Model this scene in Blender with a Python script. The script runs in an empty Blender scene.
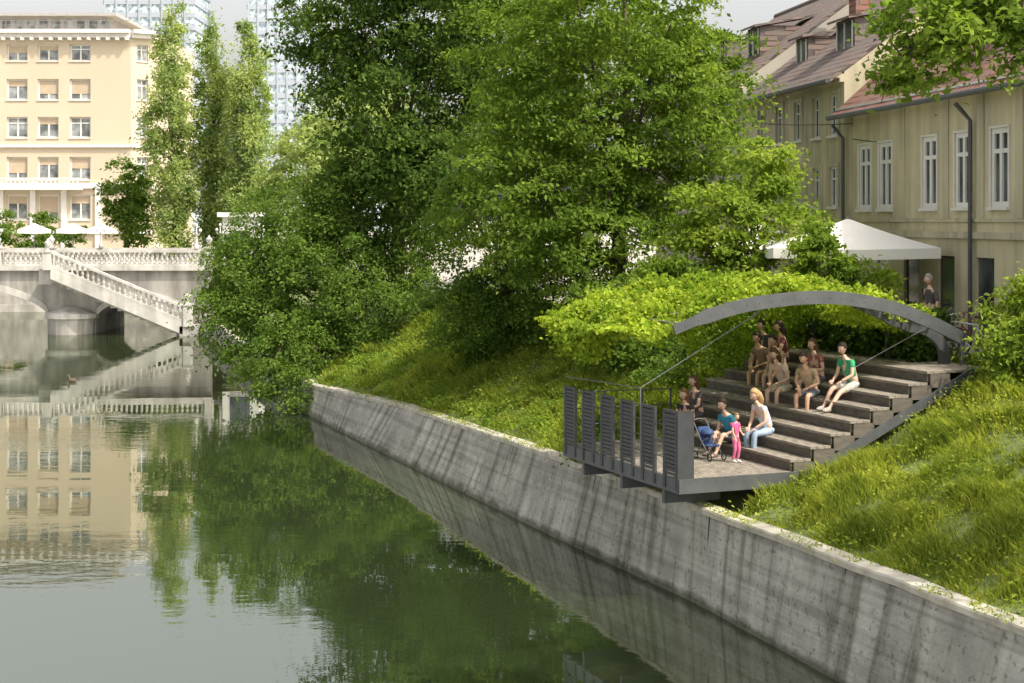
import bpy, math, random
import numpy as np
from mathutils import Vector, Matrix
random.seed(7)
S=bpy.context.scene
S.view_settings.view_transform='Standard'; S.view_settings.look='None'; S.view_settings.exposure=0
COL=S.collection
# ---------------------------------------------------------------- helpers
def link(o,parent=None):
    COL.objects.link(o)
    if parent: o.parent=parent
    return o
def empty(name,loc=(0,0,0),rot=0,scale=1):
    o=bpy.data.objects.new(name,None); o.location=loc; o.rotation_euler=(0,0,rot); o.scale=(scale,)*3
    o.empty_display_size=.2
    return link(o)
class MB:
    def __init__(s): s.v=[]; s.f=[]
    def poly(s,*p):
        n=len(s.v); s.v+= [tuple(q) for q in p]; s.f.append(tuple(range(n,n+len(p))))
    def box(s,o,a,b,c):
        o,a,b,c=map(Vector,(o,a,b,c)); n=len(s.v)
        s.v+=[tuple(x) for x in (o,o+a,o+a+b,o+b,o+c,o+a+c,o+a+b+c,o+b+c)]
        for q in ((0,3,2,1),(4,5,6,7),(0,1,5,4),(1,2,6,5),(2,3,7,6),(3,0,4,7)): s.f.append(tuple(n+i for i in q))
    def cbox(s,c,sx,sy,sz):
        s.box((c[0]-sx/2,c[1]-sy/2,c[2]-sz/2),(sx,0,0),(0,sy,0),(0,0,sz))
    def tube(s,pts,r,n=8,closed=False,cap=True):
        pts=[Vector(p) for p in pts]; m=len(pts)
        rr=r if isinstance(r,(list,tuple)) else [r]*m
        base=len(s.v)
        ref=None
        for i,p in enumerate(pts):
            if closed: d=pts[(i+1)%m]-pts[i-1]
            else: d=pts[min(i+1,m-1)]-pts[max(i-1,0)]
            if d.length<1e-9: d=Vector((0,0,1))
            d.normalize()
            if ref is None:
                ref=Vector((0,0,1)) if abs(d.z)<.9 else Vector((1,0,0))
            x=d.cross(ref)
            if x.length<1e-4: x=d.cross(Vector((0,1,0.01)))
            x.normalize(); y=d.cross(x)
            for k in range(n):
                a=2*math.pi*k/n
                s.v.append(tuple(p+x*math.cos(a)*rr[i]+y*math.sin(a)*rr[i]))
        for i in range(m if closed else m-1):
            j=(i+1)%m
            for k in range(n):
                l=(k+1)%n
                s.f.append((base+i*n+k,base+i*n+l,base+j*n+l,base+j*n+k))
        if cap and not closed:
            s.f.append(tuple(base+k for k in range(n))[::-1]); s.f.append(tuple(base+(m-1)*n+k for k in range(n)))
    def lathe(s,c,prof,n=10):
        s.tube([(c[0],c[1],c[2]+z) for r,z in prof],[r for r,z in prof],n)
    def sph(s,c,r,rot=None,nu=12,nv=8,fn=None):
        c=Vector(c); base=len(s.v)
        for i in range(nv+1):
            th=math.pi*i/nv
            for k in range(nu):
                a=2*math.pi*k/nu
                p=Vector((math.sin(th)*math.cos(a),math.sin(th)*math.sin(a),math.cos(th)))
                if fn: p=fn(p)
                p=Vector((p.x*r[0],p.y*r[1],p.z*r[2]))
                if rot: p=rot@p
                s.v.append(tuple(c+p))
        for i in range(nv):
            for k in range(nu):
                l=(k+1)%nu
                s.f.append((base+i*nu+k,base+(i+1)*nu+k,base+(i+1)*nu+l,base+i*nu+l))
    def obj(s,name,mat,parent=None,smooth=False):
        me=bpy.data.meshes.new(name); me.from_pydata(s.v,[],s.f); me.validate(); me.update()
        if smooth: me.polygons.foreach_set('use_smooth',[True]*len(me.polygons))
        me.materials.append(mat)
        return link(bpy.data.objects.new(name,me),parent)
def npmesh(name,V,k,mat,parent=None):
    """V: (n*k,3) verts, every k verts = one face"""
    n=len(V)//k
    me=bpy.data.meshes.new(name)
    me.vertices.add(n*k); me.vertices.foreach_set('co',V.astype(np.float32).ravel())
    me.loops.add(n*k); me.loops.foreach_set('vertex_index',np.arange(n*k,dtype=np.int32))
    me.polygons.add(n); me.polygons.foreach_set('loop_start',np.arange(0,n*k,k,dtype=np.int32))
    me.update(); me.validate()
    me.materials.append(mat)
    return link(bpy.data.objects.new(name,me),parent)
# ---------------------------------------------------------------- materials
def nmat(name):
    m=bpy.data.materials.new(name); m.use_nodes=True
    nt=m.node_tree; nt.nodes.clear()
    out=nt.nodes.new('ShaderNodeOutputMaterial')
    return m,nt,out
def N(nt,t,**kw):
    n=nt.nodes.new(t)
    for k,v in kw.items(): setattr(n,k,v)
    return n
def c4(c): return (c[0],c[1],c[2],1)
def posmap(nt,scale):
    g=N(nt,'ShaderNodeNewGeometry'); mp=N(nt,'ShaderNodeMapping'); mp.inputs['Scale'].default_value=scale
    nt.links.new(g.outputs['Position'],mp.inputs['Vector']); return mp
def noise(nt,scale,sc=1,detail=5):
    mp=posmap(nt,scale); n=N(nt,'ShaderNodeTexNoise'); n.inputs['Scale'].default_value=sc; n.inputs['Detail'].default_value=detail
    nt.links.new(mp.outputs[0],n.inputs['Vector']); return n
def ramp(nt,src,stops):
    r=N(nt,'ShaderNodeValToRGB'); e=r.color_ramp.elements
    while len(e)<len(stops): e.new(.5)
    for i,(p,c) in enumerate(stops): e[i].position=p; e[i].color=c4(c)
    nt.links.new(src,r.inputs[0]); return r
def mix(nt,a,b,f,mode='MIX'):
    m=N(nt,'ShaderNodeMix',data_type='RGBA',blend_type=mode)
    if isinstance(f,(int,float)): m.inputs[0].default_value=f
    else: nt.links.new(f,m.inputs[0])
    for i,x in ((6,a),(7,b)):
        if isinstance(x,tuple): m.inputs[i].default_value=c4(x)
        else: nt.links.new(x,m.inputs[i])
    return m.outputs[2]
def mat(name,c,c2=None,rough=.8,ns=(1,1,1),sc=2,bump=0,bs=30,metal=0,streak=None):
    m,nt,out=nmat(name)
    b=N(nt,'ShaderNodeBsdfPrincipled'); b.inputs['Roughness'].default_value=rough; b.inputs['Metallic'].default_value=metal
    nt.links.new(b.outputs[0],out.inputs[0])
    if c2 is None: c2=tuple(x*.78 for x in c)
    n=noise(nt,ns,sc,6); r=ramp(nt,n.outputs[0],[(.3,c2),(.7,c)])
    col=r.outputs[0]
    if streak:
        n2=noise(nt,(1.2,2.2,.18),1.3,6); r2=ramp(nt,n2.outputs[0],[(.35,(streak,)*3),(.6,(1,1,1))])
        col=mix(nt,col,r2.outputs[0],1,'MULTIPLY')
    nt.links.new(col,b.inputs['Base Color'])
    if bump:
        n3=noise(nt,(1,1,1),bs,4); bp=N(nt,'ShaderNodeBump'); bp.inputs['Strength'].default_value=bump; bp.inputs['Distance'].default_value=.02
        nt.links.new(n3.outputs[0],bp.inputs['Height']); nt.links.new(bp.outputs[0],b.inputs['Normal'])
    return m
def leafmat(name,c1,c2,trans=.4):
    m,nt,out=nmat(name)
    g=N(nt,'ShaderNodeNewGeometry'); r=ramp(nt,g.outputs['Random Per Island'],[(0,c1),(1,c2)])
    n=noise(nt,(1,1,1),.6,3); r2=ramp(nt,n.outputs[0],[(.35,(.60,.68,.58)),(.65,(1.18,1.12,1.0))])
    col=mix(nt,r.outputs[0],r2.outputs[0],1,'MULTIPLY')
    d=N(nt,'ShaderNodeBsdfDiffuse'); t=N(nt,'ShaderNodeBsdfTranslucent')
    nt.links.new(col,d.inputs[0])
    tc=mix(nt,col,(1.55,1.6,.75),1,'MULTIPLY'); nt.links.new(tc,t.inputs[0])
    ms=N(nt,'ShaderNodeMixShader'); ms.inputs[0].default_value=trans
    nt.links.new(d.outputs[0],ms.inputs[1]); nt.links.new(t.outputs[0],ms.inputs[2])
    nt.links.new(ms.outputs[0],out.inputs[0]); return m
def tilemat(name,c,c2,c3):
    m,nt,out=nmat(name)
    b=N(nt,'ShaderNodeBsdfPrincipled'); b.inputs['Roughness'].default_value=.85; nt.links.new(b.outputs[0],out.inputs[0])
    g=N(nt,'ShaderNodeNewGeometry'); sp=N(nt,'ShaderNodeSeparateXYZ'); cb=N(nt,'ShaderNodeCombineXYZ')
    nt.links.new(g.outputs['Position'],sp.inputs[0]); nt.links.new(sp.outputs[1],cb.inputs[0]); nt.links.new(sp.outputs[2],cb.inputs[1])
    br=N(nt,'ShaderNodeTexBrick'); br.inputs['Scale'].default_value=1; br.inputs['Brick Width'].default_value=.24; br.inputs['Row Height'].default_value=.2
    br.inputs['Mortar Size'].default_value=.025; br.inputs['Color1'].default_value=c4(c); br.inputs['Color2'].default_value=c4(c2); br.inputs['Mortar'].default_value=c4(tuple(x*.35 for x in c2))
    nt.links.new(cb.outputs[0],br.inputs['Vector'])
    n=noise(nt,(1,1,1),1.2,6); r=ramp(nt,n.outputs[0],[(.42,(0,0,0)),(.62,(.8,.8,.8))])
    col=mix(nt,br.outputs[0],c3,r.outputs[0])
    nt.links.new(col,b.inputs['Base Color'])
    bp=N(nt,'ShaderNodeBump'); bp.inputs['Strength'].default_value=.6; bp.inputs['Distance'].default_value=.04
    nt.links.new(br.outputs['Fac'],bp.inputs['Height']); bp.invert=True; nt.links.new(bp.outputs[0],b.inputs['Normal'])
    return m
def glassmat(name,c=(.03,.035,.04),rough=.08):
    m,nt,out=nmat(name); b=N(nt,'ShaderNodeBsdfPrincipled'); b.inputs['Base Color'].default_value=c4(c); b.inputs['Roughness'].default_value=rough
    n=noise(nt,(1,1,1),.9,2); r=ramp(nt,n.outputs[0],[(.4,c),(.65,tuple(min(1,x*3+.03) for x in c))]); nt.links.new(r.outputs[0],b.inputs['Base Color'])
    nt.links.new(b.outputs[0],out.inputs[0]); return m
# water
def watermat():
    m,nt,out=nmat('river_water')
    d=N(nt,'ShaderNodeBsdfDiffuse'); d.inputs[0].default_value=(.022,.032,.013,1)
    g=N(nt,'ShaderNodeBsdfGlossy'); g.inputs['Roughness'].default_value=.008; g.inputs[0].default_value=(.95,.97,.92,1)
    fr=N(nt,'ShaderNodeFresnel'); fr.inputs[0].default_value=4.2
    ms=N(nt,'ShaderNodeMixShader'); nt.links.new(fr.outputs[0],ms.inputs[0]); nt.links.new(d.outputs[0],ms.inputs[1]); nt.links.new(g.outputs[0],ms.inputs[2])
    nt.links.new(ms.outputs[0],out.inputs[0])
    n1=noise(nt,(.5,1.0,1),2.6,3); n2=noise(nt,(.3,.9,1),.7,2); n3=noise(nt,(.045,.13,1),1,2)
    r=ramp(nt,n3.outputs[0],[(.45,(.12,.12,.12)),(.62,(1,1,1))])
    mu=N(nt,'ShaderNodeMath',operation='MULTIPLY'); nt.links.new(n1.outputs[0],mu.inputs[0]); nt.links.new(r.outputs[0],mu.inputs[1])
    ad=N(nt,'ShaderNodeMath',operation='ADD'); nt.links.new(mu.outputs[0],ad.inputs[0]); nt.links.new(n2.outputs[0],ad.inputs[1])
    bp=N(nt,'ShaderNodeBump'); bp.inputs['Strength'].default_value=1; bp.inputs['Distance'].default_value=.0045
    nt.links.new(ad.outputs[0],bp.inputs['Height'])
    for x in (g,): nt.links.new(bp.outputs[0],x.inputs['Normal'])
    return m
def quaymat():
    m,nt,out=nmat('quay_concrete')
    b=N(nt,'ShaderNodeBsdfPrincipled'); b.inputs['Roughness'].default_value=.92; nt.links.new(b.outputs[0],out.inputs[0])
    n=noise(nt,(1,1,1),.9,9); base=ramp(nt,n.outputs[0],[(.3,(.25,.24,.21)),(.5,(.38,.365,.325)),(.7,(.50,.485,.44))])
    s=noise(nt,(.25,2.6,.2),1.2,7); sr=ramp(nt,s.outputs[0],[(.34,(.42,.43,.38)),(.45,(.84,.84,.81)),(.58,(1,1,1))])
    col=mix(nt,base.outputs[0],sr.outputs[0],.9,'MULTIPLY')
    h=noise(nt,(.12,.12,7),1,5); hr=ramp(nt,h.outputs[0],[(.38,(.72,.72,.70)),(.55,(1,1,1))])
    col=mix(nt,col,hr.outputs[0],1,'MULTIPLY')
    sp_=noise(nt,(1,1,1),9,5); spr=ramp(nt,sp_.outputs[0],[(.34,(.5,.5,.46)),(.42,(1,1,1))])
    col=mix(nt,col,spr.outputs[0],.8,'MULTIPLY')
    g=N(nt,'ShaderNodeNewGeometry'); sp=N(nt,'ShaderNodeSeparateXYZ'); nt.links.new(g.outputs['Position'],sp.inputs[0])
    wob=noise(nt,(1,1,1),2,4); ad=N(nt,'ShaderNodeMath',operation='MULTIPLY_ADD'); ad.inputs[1].default_value=.35
    nt.links.new(wob.outputs[0],ad.inputs[0]); nt.links.new(sp.outputs[2],ad.inputs[2])
    ar=ramp(nt,ad.outputs[0],[(.24,(.36,.37,.30)),(.36,(1,1,1))])
    col=mix(nt,col,ar.outputs[0],1,'MULTIPLY')
    nt.links.new(col,b.inputs['Base Color'])
    bn=noise(nt,(1,1,2.5),7,6); bp=N(nt,'ShaderNodeBump'); bp.inputs['Strength'].default_value=.7; bp.inputs['Distance'].default_value=.03
    nt.links.new(bn.outputs[0],bp.inputs['Height']); nt.links.new(bp.outputs[0],b.inputs['Normal'])
    return m
m_quay=quaymat()
m_cope=mat('coping_concrete',(.56,.53,.45),(.30,.28,.22),.9,sc=2.5,bump=.5,bs=12)
m_soil=mat('grass_soil',(.16,.20,.055),(.09,.12,.035),.95,sc=1.5,bump=.5,bs=6)
m_pave=mat('street_paving',(.42,.39,.34),(.33,.31,.27),.9,sc=.8,bump=.2)
m_stone=mat('white_stone',(.62,.60,.55),(.46,.44,.40),.85,sc=1.2,bump=.2,streak=.7)
m_stone2=mat('grey_stone',(.46,.44,.40),(.32,.30,.27),.9,sc=1.0,bump=.3,streak=.6)
m_beige=mat('beige_render',(.60,.51,.38),(.54,.46,.34),.9,sc=.15)  # beige of the far building, paled in the colour to suggest haze
m_white=mat('white_trim',(.76,.75,.71),(.68,.66,.62),.7,sc=2)
m_ochre=mat('ochre_render',(.70,.62,.41),(.52,.46,.31),.9,sc=.7,bump=.25,streak=.78)
m_ochre2=mat('faded_ochre_render',(.64,.57,.39),(.46,.42,.30),.9,sc=.6,bump=.25,streak=.7)
m_glass=glassmat('window_glass')
m_glassb=glassmat('window_glass_pale',(.12,.13,.13))
m_steel=mat('painted_steel',(.105,.11,.115),(.075,.08,.085),.5,sc=4,metal=.15)
m_steel2=mat('charcoal_steel',(.06,.063,.068),(.042,.044,.048),.5,sc=4,metal=.15)
m_steell=mat('galvanised_steel',(.28,.29,.30),(.20,.21,.22),.4,sc=4,metal=.5)
m_rod=mat('dull_steel_rod',(.16,.16,.16),(.12,.12,.12),.6)
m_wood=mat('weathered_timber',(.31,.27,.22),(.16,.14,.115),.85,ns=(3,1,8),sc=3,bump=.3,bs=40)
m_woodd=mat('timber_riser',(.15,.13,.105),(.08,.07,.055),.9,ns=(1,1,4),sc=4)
m_bark=mat('tree_bark',(.14,.11,.08),(.07,.055,.04),.95,ns=(3,3,.6),sc=4,bump=.6,bs=12)
m_tile=tilemat('red_roof_tiles',(.34,.15,.11),(.25,.11,.085),(.22,.14,.115))
m_tile2=tilemat('old_roof_tiles',(.25,.17,.14),(.19,.14,.12),(.16,.145,.13))
m_canvas=mat('canvas_cream',(.80,.78,.72),(.74,.72,.66),.8,sc=1.5)
m_dark=mat('dark_interior',(.03,.028,.025),(.02,.02,.02),.9)
L_bright=leafmat('leaf_bright',(.16,.24,.04),(.32,.41,.09),.5)
L_mid=leafmat('leaf_mid',(.105,.175,.032),(.24,.33,.07),.45)
L_dark=leafmat('leaf_dark',(.06,.11,.03),(.13,.20,.05),.4)
L_pop=leafmat('leaf_poplar',(.25,.32,.14),(.40,.47,.22),.5)  # paler leaves for the far trees: distance haze put into the colour
L_bush=leafmat('leaf_willow',(.085,.15,.035),(.19,.28,.065),.42)
L_vine=leafmat('leaf_vine',(.17,.27,.03),(.42,.50,.08),.45)
L_grass=leafmat('grass_blade',(.17,.24,.035),(.40,.43,.10),.42)
# ---------------------------------------------------------------- world, sun, camera
w=bpy.data.worlds.new('World'); S.world=w; w.use_nodes=True
nt=w.node_tree; bg=nt.nodes['Background']; sky=nt.nodes.new('ShaderNodeTexSky'); sky.sky_type='NISHITA'
sd=Vector((.60,-.42,.95)).normalized()
el=math.asin(sd.z); az=math.atan2(sd.x,sd.y)
sky.sun_disc=False; sky.sun_elevation=el; sky.sun_rotation=az; sky.air_density=1.0; sky.dust_density=5; sky.ozone_density=1
hs=nt.nodes.new('ShaderNodeHueSaturation'); hs.inputs['Saturation'].default_value=.3; hs.inputs['Value'].default_value=1.9
tm_=nt.nodes.new('ShaderNodeMix'); tm_.data_type='RGBA'; tm_.blend_type='MULTIPLY'; tm_.inputs[0].default_value=1; tm_.inputs[7].default_value=(1.04,1.0,.95,1)
nt.links.new(sky.outputs[0],hs.inputs['Color']); nt.links.new(hs.outputs[0],tm_.inputs[6]); nt.links.new(tm_.outputs[2],bg.inputs[0]); bg.inputs[1].default_value=.15
sl=bpy.data.lights.new('sun','SUN'); sl.energy=4.6; sl.angle=math.radians(.6); sl.color=(1,.93,.80)
so=link(bpy.data.objects.new('sun',sl)); so.rotation_euler=sd.to_track_quat('Z','Y').to_euler()
H=7.2
cd=bpy.data.cameras.new('camera'); cd.sensor_width=36; cd.lens=56.25; cd.shift_y=-121.5/1024; cd.clip_end=5000; cd.clip_start=.1
co=link(bpy.data.objects.new('camera',cd)); co.location=(0,0,H); co.rotation_euler=(math.radians(90),0,0); S.camera=co
# ---------------------------------------------------------------- river, quay wall, terrain
ww=MB(); ww.poly((-60,-30,0),(40,-30,0),(40,127,0),(-60,127,0)); 
ww.obj('river_water',watermat())
Yw=[-30,0,15,21,24.9,29.9,36.2,46.1,60.3,80,100,128]
Xw=[19,12,8,6.35,5.1,3.5,1.0,-2.75,-8.0,-14,-19.6,-22]
Yt=[-30,0,15,21.2,25.2,29.5,33.8,42.3,50.5,59.2,80,100,128]
Xt=[20,13,8.7,6.75,5.35,3.75,2.3,-.75,-3.6,-7.4,-13.6,-19.2,-21.6]
Zt=[1.8,1.8,1.8,1.8,1.8,1.8,1.75,1.6,1.4,1.1,1.1,1.2,1.5]
def fx(y): return np.interp(y,Yw,Xw)
def ft(y): return np.interp(y,Yt,Xt)
def fz(y): return np.interp(y,Yt,Zt)
def vdir(y):
    t=np.clip((np.asarray(y,float)-62)/20,0,1)
    vx=.926+(1-.926)*t; vy=.378*(1-t); return vx,vy
st=list(np.arange(-30,128.01,1.0))
qm=MB(); cm=MB(); jm=MB()
for a,b in zip(st[:-1],st[1:]):
    def P(y,k):
        if k==0: return (fx(y)-.3,y,-1.5)
        if k==1: return (fx(y),y,.0)
        x=fx(y)+(ft(y)-fx(y))*.96; return (x,y,fz(y)-.1)
    for k in (0,1): qm.poly(P(a,k),P(b,k),P(b,k+1),P(a,k+1))
    def C(y,x,z): return (ft(y)+x+.015*math.sin(y*2.7),y,fz(y)+z+.012*math.sin(y*1.9))
    prof=[(.02,-.1),(-.04,-.1),(-.05,-.01),(-.03,.02),(.32,.03),(.34,-.15)]
    for (x0,z0),(x1,z1) in zip(prof[:-1],prof[1:]): cm.poly(C(a,x0,z0),C(b,x0,z0),C(b,x1,z1),C(a,x1,z1))
for y in [16,20.5,25.3,29.7,35,40,45.5,51,57]:
    p0=Vector((fx(y),y,-.1)); p1=Vector((fx(y)+(ft(y)-fx(y))*.96,y,fz(y)-.1))
    o=Vector((-.006,0,0)); jm.poly(p0+o,p0+o+Vector((-.012,.04,0)),p1+o+Vector((-.012,.04,0)),p1+o)
qw=empty('quay_wall'); qm.obj('wall_face',m_quay,qw); cm.obj('coping',m_cope,qw); jm.obj('joints',m_dark,qw)
def wob(x,y):
    return .09*np.sin(x*1.3+y*.9)+.07*np.sin(x*2.9-y*1.7+1)+.04*np.sin(x*5.1+y*4.3)
def terr(y,d):
    y=np.asarray(y,float); d=np.asarray(d,float)
    vx,vy=vdir(y); x=ft(y)+vx*d; yy=y+vy*d; z0=fz(y)
    t=np.clip((d-.35)/6.1,0,1)
    z=z0-.03+(4.16-z0)*t**1.12
    z=z+wob(x,yy)*np.clip((d-.3)/1.2,0,1)*np.clip((6.6-d)/1.5,0,1)
    u=(x-3.1)*-.378+(yy-29.6)*.926; v=(x-3.1)*.926+(yy-29.6)*.378
    inside=(u>-.4)&(u<6.9)&(v<7.2)
    z=np.where(inside,z-.28*np.clip((6.8-d)/1,0,1),z)
    return x,yy,z
gm=MB(); ds=[.2,.35,.7,1.2,1.8,2.4,3,3.6,4.2,4.8,5.4,6,6.6,7.0]
sy=list(np.arange(-30,128.01,.5)); rows=[]
for y in sy:
    rows.append([tuple(float(q) for q in terr(y,d)) for d in ds])
nv=len(ds)
for r in rows: gm.v+=r
for i in range(len(sy)-1):
    for k in range(nv-1): gm.f.append((i*nv+k,i*nv+k+1,(i+1)*nv+k+1,(i+1)*nv+k))
gm.obj('grass_bank',m_soil,None,True)
pg=MB()
def edge(y): x,yy,z=terr(y,7.0); return (float(x),float(yy),4.16)
for i in range(0,len(sy)-2,2):
    a,b=sy[i],sy[i+2]; ea,eb=edge(a),edge(b); pg.poly(ea,(1500,ea[1],4.16),(1500,eb[1],4.16),eb)
pg.poly((-2500,127,4.16),(edge(128)[0],127,4.16),(edge(128)[0],128,4.16),(1500,128,4.16),(1500,4500,4.16),(-2500,4500,4.16))
pg.poly((-2500,-30,4.16),(-46,-30,4.16),(-46,127,4.16),(-2500,127,4.16))
pg.obj('ground',m_pave)
kb=MB()
for i in range(60,len(sy)-60,2):
    a,b=edge(sy[i]),edge(sy[i+2]); kb.box((a[0],a[1],4.0),(b[0]-a[0],b[1]-a[1],0),(.16,.06,0),(0,0,.26))
kb.obj('stone_kerb',m_stone2)
em=MB()
for i in range(6): em.box((-47,127-.35*(5-i)-.01*i,-1),(25.2,0,0),(0,.36,0),(0,0,1.6+i*.7))
em.box((-46.5,-30,-1),(.5,0,0),(0,155,0),(0,0,5.3))
em.obj('stone_embankment',m_stone2)
# ---------------------------------------------------------------- foliage
def leafcloud(name,C,out,L,mat_,parent,rng,asp=.5,up=.55,rnd=.75):
    n=len(C)
    nn=out*.45+np.array([0,0,up])+rng.normal(size=(n,3))*rnd; nn/=np.linalg.norm(nn,axis=1)[:,None]
    t=rng.normal(size=(n,3)); t-=nn*(t*nn).sum(1)[:,None]; t/=np.linalg.norm(t,axis=1)[:,None]
    b=np.cross(nn,t); l=(L*rng.uniform(.6,1.35,n))[:,None]
    V=np.empty((n,4,3)); sag=nn*l*.12
    V[:,0]=C-t*l*.5-sag; V[:,1]=C+b*l*asp*.5+t*l*.05; V[:,2]=C+t*l*.5-sag; V[:,3]=C-b*l*asp*.5+t*l*.05
    return npmesh(name,V.reshape(-1,3),4,mat_,parent)
def crown(name,lobes,nleaf,L,mat_,parent,seed,cr=.6,per=130,flat=.5,inner=.45,**kw):
    rng=np.random.default_rng(seed); lb=np.array(lobes,float)
    wt=(lb[:,3]*lb[:,4]*lb[:,5])**.75; wt/=wt.sum()
    nc=max(4,nleaf//per); idx=rng.choice(len(lb),nc,p=wt)
    d=rng.normal(size=(nc,3)); d/=np.linalg.norm(d,axis=1)[:,None]
    rad=(inner+(1.04-inner)*rng.random(nc)**.6)*rng.uniform(.88,1.1,nc)
    cc=lb[idx,:3]+d*lb[idx,3:6]*rad[:,None]
    r=cr*rng.uniform(.45,1.35,nc)
    k=rng.integers(int(per*.6),int(per*1.4),nc); ii=np.repeat(np.arange(nc),k)
    g=rng.normal(size=(len(ii),3))*np.array([1,1,flat])*.62
    C=cc[ii]+g*r[ii][:,None]
    C[:,2]-=.25*(g[:,0]**2+g[:,1]**2)*r[ii]
    out=C-lb[idx[ii],:3]; out/=np.maximum(np.linalg.norm(out,axis=1)[:,None],.01)
    leafcloud(name,C,out,L,mat_,parent,rng,**kw)
    return cc
def tree(name,base,lobes,nleaf,L,mat_,seed,tr=.25,cr=.6,per=130,nl=16,top=None,**kw):
    e=empty(name,(0,0,0)); cc=crown('foliage',lobes,nleaf,L,mat_,e,seed,cr,per,**kw)
    rng=random.Random(seed); b=Vector(base); lb=lobes[0]
    if top is None: top=(lb[0],lb[1],lb[2]+lb[5]*.5)
    top=Vector(top); m=MB(); pts=[];rr=[]
    for i in range(7):
        t=i/6; p=b.lerp(top,t)+Vector((math.sin(t*5+seed)*.2*t,math.cos(t*4+seed)*.2*t,0)); pts.append(p); rr.append(tr*(1-t*.85)*(1.25 if i==0 else 1))
    m.tube(pts,rr,9)
    for k in range(nl):
        c=Vector(cc[rng.randrange(len(cc))]); t=rng.uniform(.25,.85); s=b.lerp(top,t)+Vector((math.sin(t*5+seed)*.2*t,math.cos(t*4+seed)*.2*t,0))
        mid=s.lerp(c,.5)+Vector((0,0,.12*(c-s).length)); r=tr*.38*(1.1-t)
        m.tube([s,s.lerp(mid,.6),mid,mid.lerp(c,.6),c],[r,r*.8,r*.6,r*.35,.012],6)
    m.obj('trunk',m_bark,e,True); return e
tree('ash_tree',(3.2,48.5,4.0),[(3.2,48,10.6,4.1,3.6,3.2),(.9,47.5,8.2,2.9,2.8,2.6),(5.0,48,9.2,2.4,2.6,2.4),(3.2,47,13.6,2.9,2.8,2.4),(2.4,46.5,6.4,3.2,2.5,1.6),(5.5,49.5,12.1,1.3,1.6,1.3),(.4,48,12.6,2.0,2,1.8)],80000,.165,L_mid,11,.28,.55,110,30,top=(3.4,48,14),flat=.3)
tree('ash_tree',(-.2,52,3.6),[(-.4,52,6.6,2.5,2.3,3.0),(.3,51,9.5,1.9,1.9,2.1),(-1.2,51.5,4.2,2.0,1.8,1.6),(1.4,50,4.8,2.0,1.5,1.5)],36000,.15,L_bush,12,.2,.5,120,12)
tree('linden_tree',(-4.8,66,3.8),[(-4.6,66,12.6,3.6,3.6,4.4),(-6.9,66,15.6,2.5,2.6,3.4),(-2.4,65,15.8,2.9,2.8,3.6),(-4.2,65,18.6,3,2.8,2.6),(-4.2,65,9,3.6,3.2,2.6)],54000,.23,L_dark,13,.35,.75,120,18)
tree('linden_tree',(.5,72,4.1),[(.4,72,14,3.4,3.2,4.6),(3.4,71,17,3.2,3,3.4),(-.6,70,18,3,3,3)],24000,.28,L_mid,14,.35,.8,120,10)
tree('willow_tree',(-6.6,66,1.8),[(-8.0,64.5,4.6,3.7,3.4,3.0),(-5.2,66,7.4,3.1,2.8,2.7),(-10.4,64,3.5,2.3,2.2,2.9),(-5.4,63,3.9,2.7,2.2,2.4),(-8.8,65.5,7.2,2.4,2.4,1.8),(-8.6,61.2,2.0,2.1,1.4,1.7),(-11.3,65.0,5.0,1.6,1.8,1.9),(-7.9,59.3,.95,1.0,.7,.8),(-9.6,61.5,1.2,1.3,1,1.0)],96000,.155,L_bush,15,.3,.48,120,20,flat=.7)
def poplar(x,y,zt,r,seed):
    lob=[]; n=9
    for i in range(n):
        t=(i+.5)/n; rr=r*(math.sin(math.pi*min(1,.18+t*.80))**.7)*(1 if t<.7 else 1.05)
        lob.append((x+random.uniform(-.35,.35),y+random.uniform(-.3,.3),4.8+(zt-4.8)*t,rr,rr,(zt-4.8)/n*.95))
    tree('poplar_tree',(x,y,4.1),lob,22000,.30,L_pop,seed,.3,.55,90,10,top=(x,y,zt-1.5),flat=1.2,inner=.3)
poplar(-27.5,130,24.2,2.3,21); poplar(-24.6,132,24.6,1.8,22); poplar(-21.3,129,23.0,2.1,23)
tree('maple_tree',(-33,137,4.1),[(-33,137,9.6,2.0,2.2,3.2),(-31.8,136,7.5,1.8,2,2.6)],8000,.34,L_bush,24,.25,.7,90,6)
tree('maple_tree',(-14,112,4.1),[(-14.2,112,10,3.4,3.2,4.4),(-16.2,112,7.6,2.2,2.4,3),(-12,113,13.5,3,3,4)],20000,.32,L_pop,26,.3,.8,90,8)
tree('maple_tree',(-17.5,140,4.1),[(-17.5,140,12,3.2,3.4,5),(-13,141,15,4,3.4,6)],12000,.42,L_pop,27,.3,1,90,8)
tree('locust_tree',(6.3,43.5,4.1),[(6.2,43.2,7.2,1.9,1.5,1.3),(5.2,42.8,6.2,1.4,1.3,.9),(6.8,43.3,8.5,1.0,1,.9)],14000,.16,L_bright,31,.1,.42,90,12,flat=.35)
tree('locust_tree',(7.6,39.0,4.1),[(7.5,38.8,6.3,.75,.7,.75),(8.4,38.8,5.7,.8,.7,.55),(6.9,38.8,5.5,.7,.7,.6),(7.2,38.7,6.9,.4,.4,.4)],7500,.15,L_bright,32,.08,.33,80,10)
tree('locust_tree',(3.9,42.5,3.4),[(4.5,42.5,5.3,1.7,1.2,.9),(2.9,42.8,4.7,1.3,1.1,1.0)],11000,.15,L_mid,33,.09,.4,90,8)
tree('hazel_bush',(10.4,31.6,4.1),[(10.2,31.4,5.0,1.0,.9,.95),(10.9,31.9,5.5,1.0,.9,1.0),(9.9,31.0,4.4,.7,.6,.6)],13000,.12,L_bright,34,.05,.32,90,8)
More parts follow.
